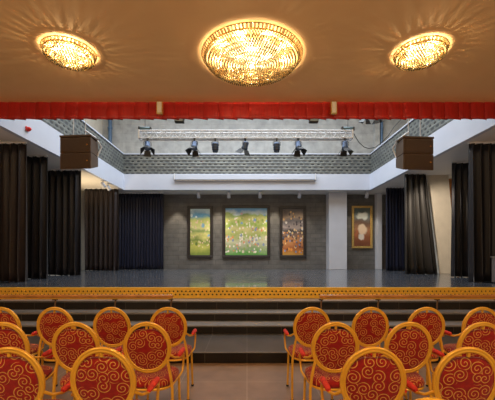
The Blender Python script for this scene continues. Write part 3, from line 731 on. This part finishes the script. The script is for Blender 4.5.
# ------------------------------------------------------------------ chandeliers
def chandelier(x, y, R, drop, nr, label, power, nbulb):
    r = empty('crystal_ceiling_light', (x, y, ZC)); tag(r, label, 'chandelier', 'crystal chandeliers on the hall ceiling')
    m = MB(); m.lathe([(R*.55, -.02), (R*.55, 0)], (0, 0, 0), 48); m.build('ceiling_plate', 'cream', r)
    for (rr, z, t) in ((R, -.015, .007), (R*.94, -.065, .010)):
        m = MB(); m.tube([(rr*math.cos(2*PI*k/64), rr*math.sin(2*PI*k/64), z) for k in range(64)], t, 6, closed=True, up=(0, 0, 1)); m.build('rim', 'brass', r)
    # upper band of prisms standing between the rims
    m = MB(); n = int(2*PI*R/.055)
    for k in range(n):
        a = 2*PI*k/n+random.uniform(-.2, .2)/n; M4 = Matrix.Rotation(a, 4, 'Z') @ Matrix.Translation((R, 0, 0)); w = random.uniform(.010, .021)
        m.hexa([M4 @ Vector(p) for p in ((-.008-.06*R, -w, -.065), (.008-.06*R, -w, -.065), (.008-.06*R, w, -.065), (-.008-.06*R, w, -.065), (-.008, -w, -.02), (.008, -w, -.02), (.008, w, -.02), (-.008, w, -.02))])
    for z, R_ in ((-.022, R), (-.063, R*.94)): m.tube([(R_*math.cos(2*PI*k/64), R_*math.sin(2*PI*k/64), z) for k in range(64)], .005, 5, closed=True, up=(0, 0, 1))
    m.build('prism_band', 'crystal', r)
    # bowl of bead rings
    OC = [Vector(p) for p in ((1, 0, 0), (0, 1, 0), (-1, 0, 0), (0, -1, 0), (0, 0, 1.35), (0, 0, -1.35))]
    OF = [(0, 1, 4), (1, 2, 4), (2, 3, 4), (3, 0, 4), (1, 0, 5), (2, 1, 5), (3, 2, 5), (0, 3, 5)]
    for j in range(nr):
        q = 1-j/nr; z = -.060-drop*math.sqrt(max(0, 1-q*q))*.9-.01; rr = R*(q*.90+.02); m = MB()
        bs = .017; n = max(6, int(2*PI*rr/.040))
        for layer in range(2):
            for k in range(n):
                a = 2*PI*(k+.5*layer+.3*j)/n; c = Vector((rr*math.cos(a), rr*math.sin(a), z-layer*.026)); Rm = Matrix.Rotation(a+random.uniform(0, 1.5), 3, 'Z')
                m.add([c+Rm @ (v*bs) for v in OC], OF)
        ring = m.build('crystal_ring', 'crystal', r)
        if j % 2 == 0:
            m = MB(); m.tube([(rr*math.cos(2*PI*k/48), rr*math.sin(2*PI*k/48), z+.022) for k in range(48)], .004, 5, closed=True, up=(0, 0, 1)); m.build('hoop', 'brass', ring)
    for k in range(nbulb):
        a = 2*PI*k/nbulb+.35; rb = R*.66
        m = MB(); m.lathe([(.012, .04), (.02, .02), (.026, 0), (.018, -.025), (0, -.035)], (rb*math.cos(a), rb*math.sin(a), -.085), 10); b = m.build('bulb', 'bulb', r)
        m = MB(); m.lathe([(.014, .085), (.014, .04)], (rb*math.cos(a), rb*math.sin(a), -.085), 8); m.build('bulb_socket', 'brass', b)
    spots_ = [(R*.27, 2*PI*k/4) for k in range(4)]+[(R*.68, 2*PI*k/9+.2) for k in range(9)] if R > .6 else [(R*.5, 2*PI*k/4+.4) for k in range(4)]
    for rl, a in spots_:
        li = bpy.data.lights.new('chandelier_lamp', 'POINT'); li.energy = power/len(spots_); li.color = (1, .74, .43); li.shadow_soft_size = .018
        o = bpy.data.objects.new('chandelier_lamp', li); COL.objects.link(o); o.location = (x+rl*math.cos(a), y+rl*math.sin(a), ZC-.05)
chandelier(X(252, 5.26), 5.26, .793, .10, 17, 'large round crystal chandelier at the middle of the ceiling', 280, 12)
chandelier(X(69.5, 5.13), 5.13, .385, .07, 9, 'small round crystal chandelier on the left of the ceiling', 112, 6)
chandelier(X(420.3, 5.13), 5.13, .385, .07, 9, 'small round crystal chandelier on the right of the ceiling', 112, 6)

# ------------------------------------------------------------------ lights
def area(name, loc, rot, sx, sy, e, col):
    li = bpy.data.lights.new(name, 'AREA'); li.shape = 'RECTANGLE'; li.size = sx; li.size_y = sy; li.energy = e; li.color = col
    o = bpy.data.objects.new(name, li); COL.objects.link(o); o.location = loc; o.rotation_euler = rot; return o
def spotl(name, loc, target, e, col, ang, blend=.6, r=.06):
    li = bpy.data.lights.new(name, 'SPOT'); li.energy = e; li.color = col; li.spot_size = math.radians(ang); li.spot_blend = blend; li.shadow_soft_size = r
    o = bpy.data.objects.new(name, li); COL.objects.link(o); o.location = loc
    o.rotation_euler = (Vector(target)-Vector(loc)).to_track_quat('-Z', 'Y').to_euler(); return o
area('loft_fill', (0, 11.2, ZT-.1), (0, 0, 0), 9, 6, 1100, (.82, .91, 1))  # unseen area light added under the loft ceiling to brighten the stage
# unseen fill lights added behind the camera to brighten the hall
for xx in (-3.6, 0, 3.6):
    li = bpy.data.lights.new('hall_fill', 'POINT'); li.energy = 190; li.color = (1, .76, .48); li.shadow_soft_size = .3
    o = bpy.data.objects.new('hall_fill', li); COL.objects.link(o); o.location = (xx, -.9, ZC-1.3)
for px in (198.5, 228.8, 260, 299.5, 367):
    p = at(px, 190, 14.75)
    spotl('picture_spot', (p.x, 14.72, ZB0-.22), (p.x, YB, EYE+.6), 130, (1, .86, .66), 75)
for px in (218, 275, 176):
    spotl('picture_spot', (X(px, 14.9), 14.95, ZB0-.1), (X(px, YB), YB, EYE+.6), 140, (1, .86, .66), 50)
spotl('column_spot', (4.7, 9.7, 3.9), (7.2, 11.9, 2.35), 430, (1, .84, .66), 62, .7)
spotl('bay_light', (-6.3, 12.6, EYE+1.2), (-6.4, 12.8, 6), 130, (1, .74, .42), 120)
w = bpy.data.worlds.new('World'); sc.world = w; w.use_nodes = True
bg = w.node_tree.nodes['Background']; bg.inputs[0].default_value = (1, .84, .66, 1); bg.inputs[1].default_value = .28

# ------------------------------------------------------------------ camera
cam = bpy.data.cameras.new('camera'); co = bpy.data.objects.new('camera', cam); COL.objects.link(co)
co.location = (0, 0, EYE); co.rotation_euler = (PI/2, 0, 0)
cam.sensor_width = 36; cam.lens = F/495*36; cam.shift_y = (HY-200)/495; cam.shift_x = (247.5-CX)/495
cam.clip_start = .05; cam.clip_end = 100
sc.camera = co
vs_ = sc.view_settings; vs_.view_transform = 'Standard'; vs_.look = 'None'; vs_.gamma = 1; vs_.use_curve_mapping = False; vs_.exposure = 0
